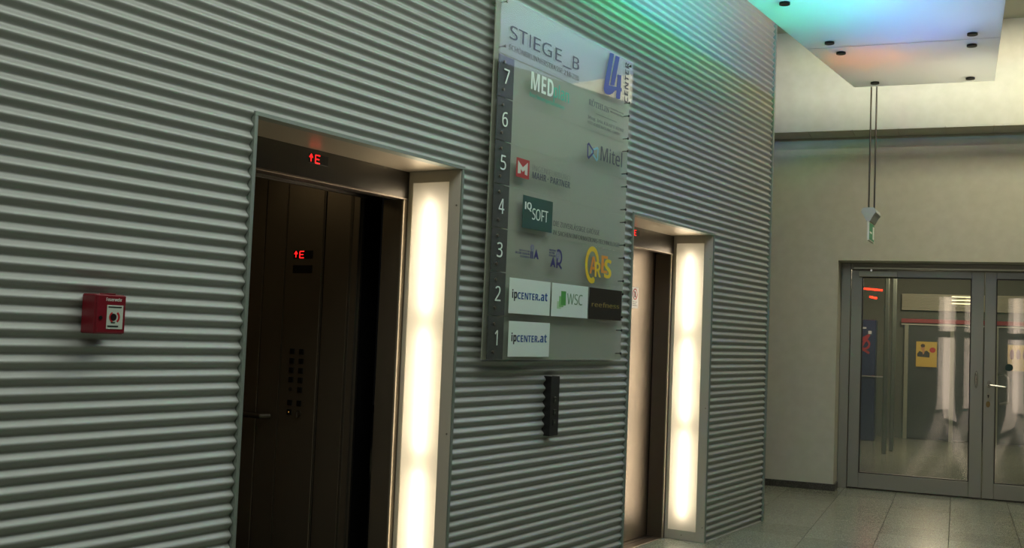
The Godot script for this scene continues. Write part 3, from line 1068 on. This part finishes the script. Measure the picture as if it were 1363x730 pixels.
	text("lettering", "lN SACHEN lNFORMATlONS-TECHNOLOGlE", sans, Rect2(2.104, 1.957, 0.785, 0.026), zf, grey_ink, r4)
	# floor 3
	var r3 = rows[2]
	st = mb()
	span(st, Vector3(1.881, 1.813, zf), Vector3(1.892, 1.85, zf + 0.0008))
	span(st, Vector3(1.897, 1.813, zf), Vector3(1.908, 1.85, zf + 0.0008))
	prism(st, [Vector2(1.914, 1.814), Vector2(1.938, 1.866), Vector2(1.966, 1.814), Vector2(1.95, 1.814), Vector2(1.946, 1.823), Vector2(1.929, 1.823), Vector2(1.926, 1.814)], zf, zf + 0.0008)
	emit("logo", st, violet, r3)
	st = mb()
	for k in 3:
		stroke(st, ring(Vector2(1.898, 1.868), 0.018 - 0.005 * k, 0.016 - 0.0045 * k, 16, 0.6 * k, TAU * 0.9 + 0.6 * k), 0.003, zf, zf + 0.0006)
	emit("logo_swirl", st, mat("6b6d8a", 0.5), r3)
	text("lettering", "INSTITUT FÜR", sans, Rect2(1.772, 1.842, 0.1, 0.011), zf, violet, r3)
	text("lettering", "INTERNE REVISION", sans, Rect2(1.735, 1.827, 0.137, 0.011), zf, violet, r3)
	text("lettering", "ÖSTERREICH", sans, Rect2(1.782, 1.812, 0.09, 0.012), zf, violet, r3)
	text("lettering", "AKADEMIE", sans, Rect2(2.07, 1.868, 0.07, 0.01), zf, violet, r3)
	text("lettering", "INTERNE", sans, Rect2(2.07, 1.854, 0.06, 0.01), zf, violet, r3)
	text("lettering", "REVISION", sans, Rect2(2.07, 1.84, 0.066, 0.01), zf, violet, r3)
	st = mb()
	prism(st, [Vector2(2.086, 1.786), Vector2(2.115, 1.842), Vector2(2.143, 1.786), Vector2(2.128, 1.786), Vector2(2.123, 1.797), Vector2(2.107, 1.797), Vector2(2.1, 1.786)], zf, zf + 0.0008)
	stroke(st, ring(Vector2(2.17, 1.842), 0.034, 0.036, 16, -1.9, 1.9), 0.012, zf, zf + 0.0009)
	stroke(st, [Vector2(2.157, 1.83), Vector2(2.157, 1.788)], 0.012, zf, zf + 0.001)
	stroke(st, [Vector2(2.17, 1.81), Vector2(2.204, 1.786)], 0.012, zf, zf + 0.0008)
	emit("logo", st, violet, r3)
	st = mb()
	for k in 3:
		stroke(st, ring(Vector2(2.163, 1.848), 0.02 - 0.006 * k, 0.022 - 0.006 * k, 16, 0.6 * k, TAU * 0.9 + 0.6 * k), 0.003, zf, zf + 0.0006)
	emit("logo_swirl", st, mat("6b6d8a", 0.5), r3)
	var yel := mat("d9b52a", 0.5)
	var ora := mat("d98a32", 0.5)
	st = mb()
	stroke(st, ring(Vector2(2.556, 1.83), 0.07, 0.09, 22, 0.35, TAU - 1.35), 0.026, zf, zf + 0.0007)
	prism(st, ring(Vector2(2.572, 1.747), 0.02, 0.017, 16), zf, zf + 0.0008)
	emit("logo_letter", st, yel, r3)
	text("logo_letter", "A", bold, Rect2(2.526, 1.78, 0.085, 0.098), zf + 0.0008, ora, r3)
	text("logo_letter", "R", bold, Rect2(2.588, 1.766, 0.076, 0.085), zf + 0.0012, yel, r3)
	text("logo_letter", "E", bold, Rect2(2.665, 1.793, 0.078, 0.1), zf + 0.0008, ora, r3)
	text("logo_letter", "S", bold, Rect2(2.703, 1.766, 0.088, 0.11), zf + 0.0014, yel, r3)
	# floors 2 and 1
	var boards := [[rows[1], 1.692, 1.528], [rows[1], 2.113, 1.528], [rows[1], 2.537, 1.528], [rows[0], 1.701, 1.314]]
	for k in 4:
		var q = boards[k]
		st = mb()
		span(st, Vector3(q[1], q[2], zf), Vector3(q[1] + 0.404, q[2] + 0.176, zf + 0.002), 0.0006)
		emit("logo_panel", st, mat("15140f", 0.45) if k == 2 else M.sign_white, q[0])
		var zt := zf + 0.002
		if k == 0 or k == 3:
			text("lettering", "ip", bold, Rect2(q[1] + 0.027, q[2] + 0.062, 0.047, 0.058), zt, mat("15171a", 0.5), q[0])
			text("lettering", "CENTER", bold, Rect2(q[1] + 0.078, q[2] + 0.074, 0.205, 0.034), zt, navy, q[0])
			text("lettering", ".at", bold, Rect2(q[1] + 0.287, q[2] + 0.074, 0.087, 0.042), zt, navy, q[0])
		elif k == 1:
			var gr := [mat("4f9a4a", 0.5), mat("7db56f", 0.5), mat("a9cc9c", 0.5)]
			for j in 3:
				st = mb()
				var ox: float = 2.212 - 0.02 * j
				var oy: float = 1.59 - 0.01 * j
				span(st, Vector3(ox, oy, zt), Vector3(ox + 0.052 - 0.006 * j, oy + 0.075 - 0.018 * j, zt + 0.0009 - 0.0002 * j))
				emit("logo_square", st, gr[j], q[0])
			text("lettering", "WSC", sans, Rect2(2.278, 1.598, 0.174, 0.058), zt, mat("6a8f68", 0.5), q[0])
		else:
			text("lettering", "reefness", sans, Rect2(2.564, 1.597, 0.345, 0.028), zt, mat("9c8b4e", 0.45, 0.3), q[0])

# ---------------------------------------------------------------- small fittings
func fire_alarm() -> void:
	var f := thing("fire_alarm_box", "red manual fire alarm call box on the corrugated wall left of the lifts", "fire alarm", Transform3D(Basis(), Vector3(-0.625, 1.377, 0)))
	var red := mat("6e0c1a", 0.4)
	var st := mb()
	span(st, Vector3(-0.055, 0, -0.004), Vector3(0.055, 0.123, 0.062), 0.004)
	emit("housing", st, red, f)
	st = mb()
	span(st, Vector3(-0.053, 0.002, 0.063), Vector3(0.053, 0.121, 0.07), 0.003)
	var door := emit("front_door", st, red, f)
	text("lettering", "Feuerwehr", sans, Rect2(-0.022, 0.102, 0.058, 0.011), 0.07, M.sign_white, door)
	st = mb()
	span(st, Vector3(-0.018, 0.016, 0.0702), Vector3(0.042, 0.09, 0.0712), 0.0005)
	emit("window", st, mat("b9c4b4", 0.3), door)
	st = mb()
	prism(st, ring(Vector2(0.006, 0.053), 0.011, 0.011), 0.0712, 0.073)
	emit("push_button", st, mat("1c0c0e", 0.4), door)
	st = mb()
	stroke(st, ring(Vector2(0.006, 0.053), 0.013, 0.014, 14, 2.0, 4.4), 0.004, 0.0712, 0.072)
	stroke(st, ring(Vector2(0.01, 0.053), 0.017, 0.017, 10, -0.8, 0.8), 0.006, 0.0712, 0.072)
	emit("red_mark", st, mat("b01c22", 0.5), door)
	st = mb()
	span(st, Vector3(-0.014, 0.082, 0.0712), Vector3(0.036, 0.086, 0.0718))
	span(st, Vector3(-0.014, 0.022, 0.0712), Vector3(0.026, 0.027, 0.0718))
	span(st, Vector3(-0.002, 0.034, 0.0712), Vector3(0.014, 0.038, 0.0718))
	emit("print", st, mat("2a2c28", 0.5), door)
	st = mb()
	span(st, Vector3(-0.01, 0.123, 0.02), Vector3(0.02, 0.1265, 0.06), 0.001)
	emit("hinge", st, red, f)
	st = mb()
	cyl(st, Vector3(-0.04, 0.05, 0.07), Vector3(-0.04, 0.05, 0.0725), 0.006)
	emit("key_lock", st, M.black, door)

func call_station() -> void:
	var c := thing("call_panel", "narrow black lift call panel on the corrugated wall under the directory", "call panel", Transform3D(Basis(), Vector3(2.205, 0.893, 0)))
	var h := 0.317
	var st := mb()
	# side cheeks scribed to the corrugation
	for x in [0.0, 0.088]:
		var pts := [Vector2(0.03, 0.0), Vector2(0.03, h)]
		for i in 60:
			var y := h - h * i / 59.0
			pts.append(Vector2(-0.002 - AMP + AMP * cos(TAU * (y + 0.893 - 0.039) / PITCH) + 0.0003, y))
		var cheek := mb()
		prism(cheek, pts, 0.0, 0.002)
		var o := emit("side_cheek", cheek, M.black, c)
		o.transform = Transform3D(Basis(Vector3(0, 0, 1), Vector3.UP, Vector3(-1, 0, 0)), Vector3(x + 0.002, 0, 0))
	st = mb()
	span(st, Vector3(0, 0, 0.029), Vector3(0.09, h, 0.033), 0.001)
	emit("face_plate", st, M.dark, c)
	for k in [0.19, 0.125, 0.07]:
		st = mb()
		box(st, Vector3(0.045, k, 0.034), Vector3(0.032, 0.03, 0.004), 0.001)
		var b := emit("push_button", st, mat("2c2d2b", 0.35, 0.5), c)
		st = mb()
		var dn: float = 1.0 if k > 0.1 else -1.0
		prism(st, [Vector2(0.037, k - 0.006 * dn), Vector2(0.053, k - 0.006 * dn), Vector2(0.045, k + 0.008 * dn)], 0.036, 0.0366)
		emit("arrow_mark", st, mat("55574f", 0.5), b)
	st = mb()
	cyl(st, Vector3(0.045, 0.205, 0.033), Vector3(0.045, 0.205, 0.0345), 0.004)
	emit("pilot_light", st, mat("8d8f86", 0.3), c)

func exit_sign() -> void:
	var s := thing("exit_sign", "small green emergency exit sign hanging on two thin steel rods before the end wall", "exit sign", far(0.283, 2.31, 2.15, -0.06))
	var st := mb()
	span(st, Vector3(-0.008, 0.004, -0.16), Vector3(0.008, 0.162, 0.16), 0.002)
	emit("sign_plate", st, mat("d9ded0", 0.4), s)
	for sd in [-1, 1]:
		st = mb()
		span(st, Vector3(sd * 0.008, 0.014, -0.15), Vector3(sd * 0.0092, 0.152, 0.15))
		var f := emit("green_field", st, mat("1f8a62", 0.4), s)
		st = mb()
		span(st, Vector3(sd * 0.0092, 0.03, -0.13), Vector3(sd * 0.0102, 0.135, -0.05))
		span(st, Vector3(sd * 0.0092, 0.068, 0.0), Vector3(sd * 0.0102, 0.082, 0.13))
		emit("white_pictogram", st, M.white, f)
	st = mb()
	var prof := [Vector2(-0.014, 0.162), Vector2(0.014, 0.162), Vector2(0.042, 0.215), Vector2(0.058, 0.235), Vector2(0.054, 0.262), Vector2(0.04, 0.275), Vector2(-0.04, 0.275), Vector2(-0.054, 0.262), Vector2(-0.058, 0.235), Vector2(-0.042, 0.215)]
	prism(st, prof, -0.16, 0.16)
	emit("housing", st, mat("a3aaa6", 0.5), s)
	for b in [-0.02, 0.024]:
		st = mb()
		cyl(st, Vector3(b, 0.275, 0.0), Vector3(b, CEIL - 2.31, 0.0), 0.007, 0.007, 10)
		emit("rod", st, M.steel_dark, s)

func light_columns() -> void:
	# tall lit columns behind the camera: the door glass mirrors them
	for k in 3:
		var b: float = [0.74, 1.27, 2.12][k]
		var c := thing("light_column", "tall opal light column behind the viewpoint, mirrored in the %s" % ["middle of the left door leaf", "right edge of the left door leaf", "right door leaf"][k], "light column", far(b, 0, 14.2), "opal light columns")
		# a deep dark channel with the lit strip at its back, so that it shines down the lobby and not on the lift wall
		var st := mb()
		for sx in [-1, 1]:
			span(st, Vector3(sx * 0.13, 0.0, -0.6), Vector3(sx * 0.15, 2.7, 0.06), 0.002)
		span(st, Vector3(-0.15, 0.0, 0.02), Vector3(0.15, 2.7, 0.06))
		emit("channel", st, M.black, c)
		for q in [[0.06, 1.72], [1.86, 2.62]]:
			st = mb()
			span(st, Vector3(-0.125, q[0], -0.0), Vector3(0.125, q[1], 0.018))
			emit("lamp_strip", st, glow("ffe6cc", 4.2), c)
		st = mb()
		span(st, Vector3(-0.13, 1.72, -0.02), Vector3(0.13, 1.86, 0.02), 0.002)
		emit("collar", st, M.steel_dark, c)
		area("column_glow", Transform3D(Basis(), Vector3(0, 1.4, -0.01)), "ffe6cc", 0.2, Vector2(0.2, 2.4), c)
